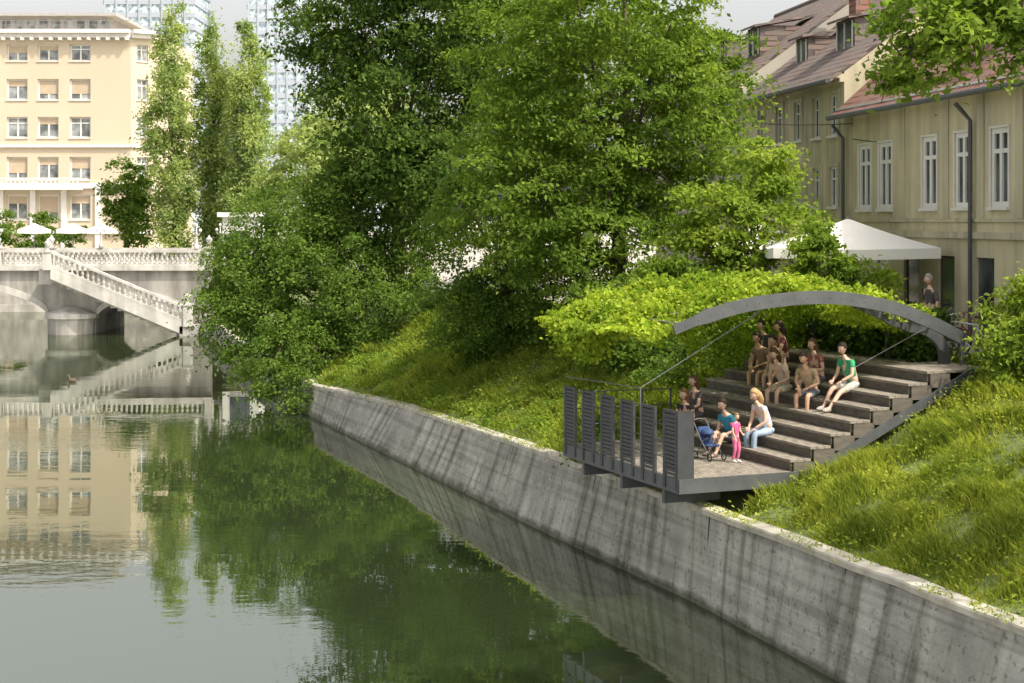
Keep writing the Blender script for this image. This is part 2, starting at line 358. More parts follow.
ce=tree('chestnut_tree',(11.8,20.5,4.1),[(10.4,20.4,12.2,2.8,2.4,1.6),(12.5,20,13,3,3,2.4)],8000,.19,L_mid,35,.3,.45,60,16,flat=.45,inner=.3)
bc=crown('low_bough_foliage',[(5.4,20.5,9.6,.70,.7,.42),(4.98,20.6,9.15,.34,.4,.36),(6.2,20.5,9.75,.65,.7,.36),(6.65,20.4,9.25,.3,.4,.42),(5.7,20.5,10.1,1.2,.8,.36),(4.78,20.6,8.7,.15,.2,.18),(5.6,20.5,9.15,.3,.4,.16)],6200,.125,L_mid,ce,36,.24,55,flat=.4,inner=.15)
bb=MB()
bb.tube([(11.2,20.5,9.6),(9,20.5,10.2),(7.4,20.5,10.1),(6.2,20.5,9.9),(5.3,20.55,9.6),(4.9,20.6,9.2),(4.75,20.6,8.7)],[.10,.07,.05,.035,.025,.015,.006],7)
for c in bc[::3]:
    c=Vector(c); s=Vector((min(c.x+.5,8),20.5,9.98 if c.x>5.4 else 9.6)); bb.tube([s,s.lerp(c,.6)+Vector((0,0,.06)),c],[.014,.009,.004],5)
bb.obj('low_bough',m_bark,ce,True)
# ---- pavilion frame
A=Vector((3.1,29.6,0)); U=Vector((-.378,.926,0)); Vv=Vector((.926,.378,0)); Zu=Vector((0,0,1))
def W(u,v,z): return A+U*u+Vv*v+Zu*z
e=empty('bank_shrubs')
def bl(u,v,z,r,rz=None): p=W(u,v,z); return (p.x,p.y,p.z,r,r,rz or r)
crown('foliage',[bl(8.6,4.2,3.5,.8,.6),bl(9.5,4.5,3.9,1.0,.7),bl(8.3,5.6,4.3,1.1,.8),bl(8.4,7.0,4.8,1.1,.9),bl(14,5.2,3.9,1.5,.9),bl(6.6,1.4,2.2,.6,.5),bl(11,6.2,4.2,1.2,.9),bl(7.3,5.2,4.3,.8,.9)],17000,.12,L_bush,e,41,.33,90)
# ---------------------------------------------------------------- grass
rng=np.random.default_rng(5)
def blades(n,y0,y1,h,wd,seed):
    rng=np.random.default_rng(seed)
    y=rng.uniform(y0,y1,n); d=.28+6.7*rng.random(n)
    x,yy,z=terr(y,d)
    u=(x-3.1)*-.378+(yy-29.6)*.926; v=(x-3.1)*.926+(yy-29.6)*.378
    keep=~((u>-.15)&(u<6.7)&(v>-.1)&(v<7.3))
    cl=np.sin(x*2.1+np.sin(yy*1.7)*2)*np.sin(yy*1.9+np.sin(x*1.3)*2)
    keep&=(rng.random(n)<.62+.4*cl)
    x,yy,z,cl,d=x[keep],yy[keep],z[keep],cl[keep],d[keep]; m=len(x)
    hh=h*rng.uniform(.4,1.25,m)*(1+.7*cl)*np.clip(d/1.0,.45,1); a=rng.uniform(0,2*np.pi,m); lean=rng.uniform(.15,.9,m); la=rng.normal(3.6,1.1,m)
    B=np.stack([x,yy,z-.03],1); side=np.stack([np.cos(a),np.sin(a),0*a],1)*wd*rng.uniform(.6,1.4,m)[:,None]
    L=np.stack([np.cos(la),np.sin(la),0*la],1)*(hh*lean)[:,None]; up=np.stack([0*a,0*a,hh],1)
    V=np.empty((m,5,3)); V[:,0]=B-side; V[:,1]=B+side; mid=B+up*.62+L*.3; V[:,2]=mid+side*.8; V[:,3]=B+up*.95+L; V[:,4]=mid-side*.8
    return V.reshape(-1,3)
g=empty('grass')
npmesh('blades_near',blades(150000,14,30,.26,.009,1),5,L_grass,g)
npmesh('blades_far',blades(110000,30,62,.30,.014,2),5,L_grass,g)
def weeds(n,y0,y1,seed,L,hmax):
    rng=np.random.default_rng(seed); nc=n//50
    y=rng.uniform(y0,y1,nc); d=.4+6.3*rng.random(nc)**.9; x,yy,z=terr(y,d)
    u=(x-3.1)*-.378+(yy-29.6)*.926; v=(x-3.1)*.926+(yy-29.6)*.378
    k=~((u>-.5)&(u<7)&(v>-.4)&(v<7.4)); C=np.stack([x,yy,z+.1],1)[k]; r=rng.uniform(.15,.45,len(C))
    ii=np.repeat(np.arange(len(C)),50); g_=rng.normal(size=(len(ii),3)); P=C[ii]+g_*r[ii][:,None]*np.array([.7,.7,.35]); P[:,2]=np.maximum(P[:,2],C[ii][:,2]-.1)+hmax*.3*r[ii]
    return P,np.tile([0,0,1.],(len(P),1)),rng
P_,o_,r_=weeds(22000,15,30,51,.09,.4); w_=empty('bank_weeds'); leafcloud('leaves_near',P_,o_,.075,L_grass,w_,r_)
P_,o_,r_=weeds(42000,34,60,52,.11,.8); leafcloud('leaves_far',P_,o_,.11,L_bright,w_,r_)
# grass and weeds spilling over the coping
tp=[];rng=np.random.default_rng(61)
for y in np.arange(18,58,.28):
    if rng.random()<.45: continue
    n=int(rng.uniform(10,50)); ln=rng.uniform(.03,.14)+(.25 if 34<y<36 or 53<y<58 or 30<y<31.5 else 0)*rng.random()
    tp.append(np.stack([ft(y)+.22-rng.random(n)*.30,y+rng.normal(size=n)*.16,fz(y)+.07-rng.random(n)**2*ln],1))
tp=np.concatenate(tp); leafcloud('trailing_weeds',tp,np.tile([-.6,0,.6],(len(tp),1)),.075,L_grass,None,rng,asp=.35)
# ---------------------------------------------------------------- pavilion
pv=empty('riverside_pavilion')
dk=MB(); nb=17
for i in range(nb):
    v0=.03+i*(2.37/nb); dk.box(W(-.02,v0,2.36),U*5.1,Vv*(2.37/nb-.012),Zu*.045)
NS=8; tr_=.45; ri=.225; ris=MB()
def ulen(i): return 5.1 if i<3 else 6.5
for i in range(NS):
    z=2.4+ri*(i+1); v0=2.4+tr_*i; L=ulen(i)
    for k in range(3):
        dk.box(W(.0,v0-.02+k*.157,z-.05),U*L,Vv*.147,Zu*.05)
    ris.box(W(.03,v0+.01,z-ri-.0),U*(L-.05),Vv*.03,Zu*(ri-.052))
dk.box(W(0,6.0,4.155),U*6.5,Vv*1.2,Zu*.045)
for i in range(NS):
    z=2.4+ri*(i+1); v0=2.4+tr_*i
    ris.box(W(-.02,v0+.05,z-ri-.1),U*.04,Vv*(tr_+.02),Zu*(ri+.04))
    if i>=3: ris.box(W(6.5,v0+.05,z-ri-.3),U*.04,Vv*(tr_+.02),Zu*(ri+.24))
ris.box(W(5.12,2.4,2.3),U*.05,Vv*1.35,Zu*.7); ris.box(W(5.17,3.72,2.3),U*1.3,Vv*.05,Zu*.75)
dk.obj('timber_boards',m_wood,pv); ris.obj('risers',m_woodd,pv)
sm=MB(); rlm=MB()
sm.box(W(-.1,-.06,2.14),U*5.25,Vv*.06,Zu*.27)
sm.box(W(-.1,0,2.14),U*.06,Vv*2.75,Zu*.27)
sm.box(W(5.1,0,2.14),U*.05,Vv*2.6,Zu*.27)
p0=W(-.1,2.6,2.14);d=W(-.1,6.6,4.06)-p0
sm.box(p0,U*.05,d,Zu*.20)
for u in (.6,2.4,4.2): sm.box(W(u,.0,1.86),U*.1,Vv*1.2,Zu*.28)
for i in range(6):
    u0=-.08+i*.91; pw=.58
    if i==0:
        rlm.box(W(u0,-.08,2.16),U*.05,Vv*.34,Zu*1.5)
    rlm.box(W(u0+.02,-.08,2.2),U*.09,Vv*.05,Zu*1.46); rlm.box(W(u0+pw-.07,-.08,2.2),U*.09,Vv*.05,Zu*1.46)
    rlm.box(W(u0+.11,-.075,3.61),U*(pw-.18),Vv*.04,Zu*.05); rlm.box(W(u0+.11,-.075,2.45),U*(pw-.18),Vv*.04,Zu*.05)
    for k in range(14):
        z=2.52+k*.077; rlm.box(W(u0+.11,-.075,z),U*(pw-.18),Vv*.035+Zu*.02,Zu*.058)
for z in (2.75,3.05,3.35): rlm.tube([W(-.05,-.05,z),W(5.05,-.05,z)],.009,5)
for v in (.0,.9,1.8,2.5): rlm.tube([W(5.08,v,2.4),W(5.08,v,3.5)],.025,6)
for z in (2.8,3.15,3.5): rlm.tube([W(5.08,0,z),W(5.08,2.5,z)],.012,6)
rlm.obj('railing',m_steel2,pv)
def prof(v,pts):
    xs=[p[0] for p in pts]; zs=[p[1] for p in pts]
    for i in range(len(xs)-1):
        if v<=xs[i+1] or i==len(xs)-2:
            t=(v-xs[i])/(xs[i+1]-xs[i]); p1,p2=zs[i],zs[i+1]
            m1=(zs[min(i+1,len(zs)-1)]-zs[max(i-1,0)])/(xs[min(i+1,len(xs)-1)]-xs[max(i-1,0)])
            m2=(zs[min(i+2,len(zs)-1)]-zs[i])/(xs[min(i+2,len(xs)-1)]-xs[i]); h=xs[i+1]-xs[i]
            return (2*t**3-3*t*t+1)*p1+(t**3-2*t*t+t)*h*m1+(-2*t**3+3*t*t)*p2+(t**3-t*t)*h*m2
AP=[(.35,5.10),(1.2,5.38),(2.2,5.58),(3.8,5.66),(5.2,5.46),(6.2,5.14),(7.15,4.72)]
def arch(u,dz,depth,wd,v0=.35,v1=7.15,leg=0):
    pts=[]; n=30
    for i in range(n+1):
        v=v0+(v1-v0)*i/n; pts.append((v,prof(v,AP)+dz*min(1,(v-v0)/1.0+ (0 if v0>1 else 1))))
    if leg:
        v,z=pts[-1]
        for k in range(1,15):
            a=k/14*math.pi*.60; pts.append((v+leg*math.sin(a),z-(z-4.1)*(1-math.cos(a))/(1-math.cos(math.pi*.60))-.0))
    n=len(pts); base=len(sm.v)
    for i,(v,z) in enumerate(pts):
        a=pts[max(i-1,0)]; b=pts[min(i+1,n-1)]; tx,tz=b[0]-a[0],b[1]-a[1]; l=math.hypot(tx,tz); nx,nz=-tz/l,tx/l
        hd=depth*(.5 if i>2 else .35)
        for su,sg in ((0,1),(wd,1),(wd,-1),(0,-1)):
            sm.v.append(tuple(W(u+su,v+nx*hd*sg,z+nz*hd*sg)))
    for i in range(n-1):
        for k in range(4):
            l=(k+1)%4; sm.f.append((base+i*4+k,base+i*4+l,base+(i+1)*4+l,base+(i+1)*4+k))
    sm.f.append((base,base+1,base+2,base+3)); sm.f.append(tuple(base+(n-1)*4+k for k in (3,2,1,0)))
arch(.85,0,.26,.06); arch(1.2,-.20,.24,.10,4.6,6.05,.85)
for u,dz in ((2.7,.0),(4.2,.0),(5.6,.0)): arch(u,dz,.14,.06,v1=6.6)
for u in (2.72,4.22,5.62): sm.box(W(u,6.5,4.1),U*.05,Vv*.08,Zu*.92)
sm.box(W(.85,7.0,4.1),U*.05,Vv*.10,Zu*.72)
sm.obj('steel_structure',m_steel,pv)
pm=MB()
for k in range(16):
    v=.5+k*.4; pm.tube([W(.9,v,prof(v,AP)+.06),W(5.7,v,prof(v,AP)+.08)],.02,5)
pm.tube([W(1,2.5,5.5),W(1.5,-.05,3.95)],.010,6); pm.tube([W(1.5,-.05,3.95),W(1.5,-.05,2.3)],.014,6)
pm.tube([W(1.5,-.05,3.95),W(5.0,-.05,3.85)],.008,6)
pm.tube([W(1.1,6.5,5.05),W(1.5,4.8,4.15)],.010,6)
pm.obj('rods_and_purlins',m_rod,pv)
bo=MB()
for k in range(24):
    v=.6+k*.27; z=prof(v,AP); bo.sph(W(.845,v,z),(.012,.012,.012),nu=6,nv=4)
bo.obj('bolts',m_rod,pv)
n=34000; rng=np.random.default_rng(71); u=rng.uniform(1.05,6.0,n); v=rng.uniform(-.1,6.5,n)
zz=np.interp(v,[-.1]+[p[0] for p in AP],[4.9]+[p[1] for p in AP])
lump=.11*np.sin(u*2.3+v*1.7)+.09*np.sin(u*4.1-v*3.3)+.07*np.sin(u*7.3+v*6.1)
zz+=.10+lump+np.abs(rng.normal(size=n))*.09-rng.random(n)*.12
zz-=np.clip((u-5.2)/.8,0,1)*.6*rng.random(n); zz-=np.clip((1.6-u)/.6,0,1)*.04
kp=rng.random(n)<.75+lump*2; u,v,zz=u[kp],v[kp],zz[kp]
n=6000; u2=rng.uniform(1.6,6.0,n); v2=rng.normal(.05,.17,n); hang=np.abs(.34+.30*np.sin(u2*1.9)+.2*np.sin(u2*5.3))*np.clip((u2-1.2)/2.5,.15,1.5); z2=5.08-hang*rng.random(n)
n=7500; u3=rng.normal(6.0,.2,n); v3=rng.uniform(.0,6.4,n); z3=np.interp(v3,[p[0] for p in AP],[p[1] for p in AP])+.1-rng.random(n)**1.2*(.5+.5*np.sin(v3*2)**2+np.clip((v3-1.6)*.45,0,1.6))
n=1600; u4=rng.uniform(1.4,4,n); v4=rng.uniform(4.4,6.0,n); z4=np.interp(v4,[p[0] for p in AP],[p[1] for p in AP])-.1-rng.random(n)*.25
# long stray shoots
su=[];sv_=[];sz=[]
for k in range(70):
    a,b=rng.uniform(1.3,5.9),rng.uniform(0,6.2); z0=float(np.interp(b,[p[0] for p in AP],[p[1] for p in AP]))+.2; an=rng.uniform(0,6.28); L_=rng.uniform(.2,.5)
    t=np.linspace(0,1,14); su.append(a+np.cos(an)*L_*t*.6); sv_.append(b+np.sin(an)*L_*t*.6); sz.append(z0+L_*(t-.5*t*t))
uu=np.concatenate([u,u2,u3,u4]+su); vv=np.concatenate([v,v2,v3,v4]+sv_); z_=np.concatenate([zz,z2,z3,z4]+sz)
C=np.stack([A.x+U.x*uu+Vv.x*vv,A.y+U.y*uu+Vv.y*vv,z_],1)
leafcloud('vine_leaves',C,np.tile([-.3,-.4,.4],(len(C),1)),.105,L_vine,pv,rng,asp=.75,rnd=.95)
n=13000; ub=rng.uniform(1.7,6.6,n); vb=rng.normal(7.0,.28,n); zb=4.15+rng.random(n)*1.15
C=np.stack([A.x+U.x*ub+Vv.x*vb,A.y+U.y*ub+Vv.y*vb,zb],1)
leafcloud('back_hedge',C,np.tile([-.8,-.3,.3],(len(C),1)),.12,L_dark,pv,rng,asp=.7)
# ---------------------------------------------------------------- buildings
def facade(mw,mg,mf,O,D,Nn,length,z0,z1,ops,depth=.16,frame=.06,mull=True):
    D=Vector((*D,0)); Nn=Vector((*Nn,0)); O=Vector((*O,0))
    us=sorted({0,length,*[o[0] for o in ops],*[o[1] for o in ops]}); zs=sorted({z0,z1,*[o[2] for o in ops],*[o[3] for o in ops]})
    P=lambda u,z,d=0:O+D*u+Vector((0,0,z))-Nn*d
    for a,b in zip(us[:-1],us[1:]):
        for c,d in zip(zs[:-1],zs[1:]):
            mu,mz=(a+b)/2,(c+d)/2
            if any(o[0]<mu<o[1] and o[2]<mz<o[3] for o in ops): continue
            mw.poly(P(a,c),P(b,c),P(b,d),P(a,d))
    for o in ops:
        a,b,c,d=o[:4]; dp=depth
        mw.poly(P(a,c),P(a,c,dp),P(a,d,dp),P(a,d)); mw.poly(P(b,c),P(b,d),P(b,d,dp),P(b,c,dp))
        mw.poly(P(a,d),P(a,d,dp),P(b,d,dp),P(b,d)); mw.poly(P(a,c),P(b,c),P(b,c,dp),P(a,c,dp))
        mg.poly(P(a,c,dp),P(b,c,dp),P(b,d,dp),P(a,d,dp))
        k=o[4] if len(o)>4 else 'w'
        if k=='s': continue
        fd=Nn*.05; f=frame
        def bar(u,z,w_,h_): mf.box(P(u,z,dp-.003),D*w_,fd,Vector((0,0,h_)))
        bar(a,c,f,d-c); bar(b-f,c,f,d-c); bar(a+f,c,b-a-2*f,f); bar(a+f,d-f,b-a-2*f,f)
        if mull:
            bar((a+b)/2-f/2,c+f,f,d-c-2*f)
            zt=c+(d-c)*.68; bar(a+f,zt,(b-a)/2-1.5*f,f*.8); bar((a+b)/2+f/2,zt,(b-a)/2-1.5*f,f*.8)
        mf.box(P(a-.06,c-.07,.0),D*(b-a+.12),Nn*.10,Vector((0,0,.07)))
def FY(Y): return (11.35-.147*(Y-37.2),Y)
Dd=Vector((-.1454,.9894)); Nd=(-.9894,-.1454)
def tY(Y,Y0): return (Y-Y0)/.9894
def house(name,Y0,Y1,zE,ops,mw_,mroof,depthb=9,rise=4.0,surround=None,over=.45,frame=.06,dp=.16,sw=.13):
    e=empty(name); mw=MB();mg=MB();mf=MB();mr=MB();mt=MB(); O=FY(Y0); L=tY(Y1,Y0)
    facade(mw,mg,mf,O,tuple(Dd),Nd,L,4.1,zE,ops,frame=frame,depth=dp)
    O3=Vector((*O,0)); D3=Vector((*Dd,0)); N3=Vector((*Nd,0)); b=-N3*depthb
    P=lambda u,z,d:O3+D3*u-N3*d+Vector((0,0,z))
    mid=depthb/2
    for u in (0,L): mw.poly(P(u,4.1,0),P(u,4.1,depthb),P(u,zE,depthb),P(u,zE+rise,mid),P(u,zE,0))
    mw.poly(P(0,4.1,depthb),P(L,4.1,depthb),P(L,zE,depthb),P(0,zE,depthb))
    sl=rise/mid
    for s in (0,1):
        f=(lambda d:d) if s==0 else (lambda d:depthb-d)
        a=[P(-.02,zE-over*sl+.12,f(-over)),P(L-.02,zE-over*sl+.12,f(-over)),P(L-.02,zE+rise+.12,f(mid)),P(-.02,zE+rise+.12,f(mid))]
        mr.poly(*a); lo=[p-Vector((0,0,.1)) for p in a]; mr.poly(*lo[::-1])
        for i in range(4): j=(i+1)%4; mr.poly(a[i],lo[i],lo[j],a[j])
    mt.box(P(0,zE-.30,-.002),D3*L,N3*.14,Vector((0,0,.12))); mt.box(P(0,zE-.18,-.002),D3*L,N3*.26,Vector((0,0,.12)))
    g=P(0,zE-over*sl+.06,-over-.07); mt2=MB(); mt2.tube([g,g+D3*L],.075,8); mt2.obj('gutter',m_steel,e)
    rc=MB(); rc.tube([P(0,zE+rise+.13,mid),P(L,zE+rise+.13,mid)],.1,6); rc.obj('ridge',mroof,e)
    if surround:
        for o in ops:
            if len(o)>4: continue
            a,b_,c,d=o[:4]; k=sw
            for (u,z,w_,h_) in ((a-k,c,k,d-c),(b_,c,k,d-c),(a-k,d,b_-a+2*k,k)): mt.box(P(u,z,-.002),D3*w_,N3*.035,Vector((0,0,h_)))
    mw.obj('walls',mw_,e); mg.obj('glass',m_glass,e); mf.obj('window_frames',m_white,e); mr.obj('roof',mroof,e); mt.obj('trim',surround or m_ochre2,e)
    return e,P,D3,N3
Y0=31.0
ops=[(tY(y,Y0)-.47,tY(y,Y0)+.47,7.5,9.35) for y in (33.2,35.2,37.2,39.2,41.2,44.2,45.75)]
ops+=[(tY(y,Y0)-.5,tY(y,Y0)+.5,4.15,6.3,'s') for y in (34.5,38.0,40.2,42.4)]+[(tY(45,Y0)-.9,tY(45,Y0)+.9,4.8,6.3)]
e,P,D3,N3=house('ochre_townhouse',Y0,47.4,10.55,ops,m_ochre,m_tile,depthb=10,rise=4.5,surround=m_white,frame=.13,dp=.07,sw=.05)
tm=MB(); tm.box(P(0,6.75,-.002),D3*tY(47.4,Y0),N3*.09,Vector((0,0,.16))); tm.box(P(0,7.15,-.002),D3*tY(47.4,Y0),N3*.05,Vector((0,0,.08)))
for y in (36.2,38.2,40.2,43,46.9): tm.box(P(tY(y,Y0)-.18,7.24,-.002),D3*.36,N3*.03,Vector((0,0,2.98)))
tm.obj('string_course',m_ochre2,e)
pp=MB(); u=tY(38.55,Y0); pp.tube([P(u,10.0,-.5),P(u,9.85,-.35),P(u,9.6,-.12),P(u,4.2,-.12)],.055,8); u=tY(47.2,Y0); pp.tube([P(u,10.0,-.45),P(u,9.6,-.12),P(u,4.2,-.12)],.055,8); pp.obj('drainpipe',m_steel,e)
def dormer(e,P,D3,N3,u,z,d,w_=1.3,h=1.1,mr=m_tile2):
    a=MB();g=MB();r=MB(); a.box(P(u,z,d),D3*w_,-N3*2.0,Vector((0,0,h)))
    g.poly(P(u+.12,z+.15,d-.012),P(u+w_-.12,z+.15,d-.012),P(u+w_-.12,z+h-.12,d-.012),P(u+.12,z+h-.12,d-.012))
    r.poly(P(u-.15,z+h,d-.25),P(u+w_+.15,z+h,d-.25),P(u+w_+.15,z+h+.45,d+2.2),P(u-.15,z+h+.45,d+2.2))
    r.poly(P(u-.15,z+h-.08,d-.25),P(u+w_+.15,z+h-.08,d-.25),P(u+w_+.15,z+h,d-.252),P(u-.15,z+h,d-.252))
    r.poly(P(u-.15,z+h-.08,d-.25),P(u-.15,z+h,d-.252),P(u-.15,z+h+.45,d+2.2),P(u-.15,z+h+.37,d+2.2))
    f=MB(); 
    for q in (u+.12,u+w_/2-.03,u+w_-.18): f.box(P(q,z+.12,d-.014),D3*.06,N3*.03,Vector((0,0,h-.22)))
    a.obj('dormer_walls',m_tile2,e); g.obj('dormer_glass',m_glass,e); r.obj('dormer_roof',mr,e); f.obj('dormer_frames',m_white,e)
dormer(e,P,D3,N3,tY(38.4,Y0),11.6,1.3,1.5,1.0); dormer(e,P,D3,N3,tY(44.6,Y0),12.2,2.0)
Y0=47.42
ops=[(tY(y,Y0)-.36,tY(y,Y0)+.36,9.75,11.0) for y in (48.3,49.8,51.6,53.5,55.5)]+[(tY(y,Y0)-.36,tY(y,Y0)+.36,7.6,8.8) for y in (48.3,49.8,51.6,53.5,55.5)]+[(tY(y,Y0)-.6,tY(y,Y0)+.6,4.15,6.3,'s') for y in (49,52,55)]
e,P,D3,N3=house('old_townhouse',Y0,57.6,11.6,ops,m_ochre2,m_tile2,depthb=10,rise=3.7,surround=m_ochre2,dp=.1)
dormer(e,P,D3,N3,tY(50.0,Y0),12.5,1.3,1.7,1.1); dormer(e,P,D3,N3,tY(54.4,Y0),12.5,1.3,1.3,1.0)
ch=MB(); ch.box(P(tY(56,Y0),13.9,3.6),D3*.7,-N3*.6,Vector((0,0,2.2))); ch.obj('chimney',m_tile,e)
Y0=57.7
ops=[(tY(y,Y0)-.45,tY(y,Y0)+.45,z,z+1.3) for y in (59.5,61.8,64.1,66.4,68.7) for z in (7.8,10.4)]
e,P,D3,N3=house('tall_townhouse',Y0,71,12.2,ops,mat('grey_render',(.42,.39,.33),(.34,.31,.26),.9,sc=.6),m_tile2,depthb=11,rise=4.0)
dormer(e,P,D3,N3,tY(60.5,Y0),13.4,1.5,1.6,1.2); dormer(e,P,D3,N3,tY(65,Y0),13.4,1.5,1.6,1.2)
def backhouse(name,x0,y0,x1,y1,zE,zR,mr,mwl):
    e=empty(name); a=MB(); a.box((x0,y0,4.1),(x1-x0,0,0),(0,y1-y0,0),(0,0,zE-4.1)); 
    xm=(x0+x1)/2
    for y in (y0,y1): a.poly((x0,y,zE),(x1,y,zE),(xm,y,zR))
    a.obj('walls',mwl,e); r=MB()
    for s in (-1,1):
        xe=xm+s*((x1-x0)/2+.4); ze=zE-.4*(zR-zE)/((x1-x0)/2)
        q=[Vector((xe,y0-.3,ze+.1)),Vector((xe,y1+.3,ze+.1)),Vector((xm,y1+.3,zR+.1)),Vector((xm,y0-.3,zR+.1))]; r.poly(*q); r.poly(*[p-Vector((0,0,.1)) for p in q[::-1]])
        for i in range(4): j=(i+1)%4; r.poly(q[i],q[i]-Vector((0,0,.1)),q[j]-Vector((0,0,.1)),q[j])
    r.obj('roof',mr,e)
    g=MB();f=MB()
    for y in np.arange(y0+1.5,y1-1,2.4):
        g.poly((x0-.01,y,zE-2.2),(x0-.01,y+1,zE-2.2),(x0-.01,y+1,zE-.8),(x0-.01,y,zE-.8)); f.box((x0-.05,y-.1,zE-2.35),(.04,0,0),(0,1.2,0),(0,0,.1)); f.box((x0-.05,y+.46,zE-2.2),(.035,0,0),(0,.08,0),(0,0,1.4))
    g.obj('glass',m_glass,e); f.obj('window_frames',m_white,e)
backhouse('courtyard_house',16.5,56,27,74,14.5,20.5,m_tile,m_ochre)
# beige office building across the bridge
e=empty('beige_office_building'); mw=MB();mg=MB();mf=MB();mt=MB()
bx0=-78; bx1=-36.2; BY=152; L=bx1-bx0
ops=[]
rowsZ=[(22.3,24.0-.1),(18.6,20.6),(15.0,17.0),(11.0,13.2),(7.2,9.6)]
for r_i,(z0,z1) in enumerate(rowsZ):
    for px in (17,48,80):
        xc=(px-512)/10.53; 
        ops.append((xc-1.0-bx0,xc+1.0-bx0,z0,z1))
    for k in range(1,10): xc=(17-512)/10.53-3.0*k; ops.append((xc-1.0-bx0,xc+1.0-bx0,z0,z1))
facade(mw,mg,mf,(bx0,BY),(1,0),(0,-1),L,4.1,25.2,ops,depth=.3,frame=.14)
cx,cy=bx1,BY; dl=Vector((1.9,1.3)); n_=dl.length; dd=dl/n_
ops2=[(n_/2-.55,n_/2+.55,z0,z1) for z0,z1 in rowsZ]
facade(mw,mg,mf,(cx,cy),tuple(dd),(dd.y,-dd.x),n_,4.1,25.2,ops2,depth=.3,frame=.12)
mw.poly((cx+1.9,cy+1.3,4.1),(cx+1.9,cy+20,4.1),(cx+1.9,cy+20,25.2),(cx+1.9,cy+1.3,25.2))
mw.poly((bx0,BY,25.2),(cx,cy,25.2),(cx+1.9,cy+1.3,25.2),(cx+1.9,cy+20,25.2),(bx0,BY+20,25.2))
for z,h,o in ((24.9,.35,.9),(24.5,.38,.5),(14.1,.25,.25),(10.2,.5,.3),(5.9,.3,.3)):
    mt.box((bx0,BY-o,z),(L,0,0),(0,o-.002,0),(0,0,h)); p=Vector((cx,cy,z)); nn=Vector((dd.y,-dd.x,0)); mt.box(p+nn*.002,Vector((*dl,0)),nn*o,(0,0,h))
for x in np.arange(bx0,bx1,.9): mt.box((x,BY-.75,24.25),(.3,0,0),(0,.74,0),(0,0,.25))
mt.box((bx0,BY-1.2,10.05),(L-4.5,0,0),(0,.9,0),(0,0,.15)); mt.box((bx0,BY-1.2,11.05),(L-4.5,0,0),(0,.12,0),(0,0,.14))
for x in np.arange(bx0,bx1-4.6,.42): mt.box((x,BY-1.17,10.2),(.14,0,0),(0,.1,0),(0,0,.85))
for px in (1,33,64,98): xc=(px-512)/10.53; mt.box((xc-.25,BY-.22,4.1),(.5,0,0),(0,.218,0),(0,0,6.1))
mw.obj('walls',m_beige,e); mg.obj('glass',m_glassb,e); mf.obj('window_frames',m_white,e); mt.obj('cornices_and_balcony',m_white,e)
bd=MB(); rb=random.Random(9)
for o in ops:
    if rb.random()<.6: h=(o[3]-o[2])*rb.choice((.35,.5,.7)); bd.box((bx0+o[0]+.15,BY+.24,o[3]-h),(o[1]-o[0]-.3,0,0),(0,.02,0),(0,0,h-.14))
bd.obj('blinds',mat('blind_fabric',(.52,.42,.30),(.46,.37,.27),.9),e)
rf=MB(); rf.box((bx0,BY+2.5,25.21),(L-3,0,0),(0,12,0),(0,0,1.6)); rf.box((bx0,BY+1.6,26.82),(L-1.8,0,0),(0,14,0),(0,0,.3)); rf.obj('penthouse',mat('roof_grey',(.42,.41,.40),(.36,.35,.34),.7),e)
mm=MB()
for x in np.arange(-60,-39,1.2): mm.box((x,BY+2.45,25.5),(.75,0,0),(0,.03,0),(0,0,1.0))
mm.obj('penthouse_windows',m_glassb,e)
rl=MB(); 
for x in np.arange(bx0,bx1,1.5): rl.tube([(x,BY-.3,25.25),(x,BY-.3,26.1)],.03,4)
rl.tube([(bx0,BY-.3,26.1),(bx1,BY-.3,26.1)],.03,4); rl.tube([(bx0,BY-.3,25.7),(bx1,BY-.3,25.7)],.02,4); rl.obj('roof_railing',m_steell,e)
m_tow=mat('tower_panel',(.40,.44,.49),(.36,.40,.45),.6,sc=.05); m_towg=glassmat('tower_glass',(.27,.33,.40),.3)  # tower glass lightened, bluish distance haze is part of its colour
def tower(x0,x1,y,zt,bay):
    e=empty('office_tower'); g=MB(); g.box((x0,y,4),(x1-x0,0,0),(0,22,0),(0,0,zt-4)); g.obj('glass',m_towg,e)
    b=MB(); z=6
    while z<zt: b.box((x0-.3,y-.35,z),(x1-x0+.6,0,0),(0,.34,0),(0,0,1.3)); b.box((x1+.01,y,z),(.3,0,0),(0,22,0),(0,0,1.3)); z+=3.4
    x=x0
    while x<x1: b.box((x,y-.55,4),(.45,0,0),(0,.19,0),(0,0,zt-4)); x+=bay
    b.obj('cladding',m_tow,e)
tower(-107,-83.5,420,78,3.0); tower(-71,-55,430,84,2.6); tower(-54,-36,470,60,3.2)
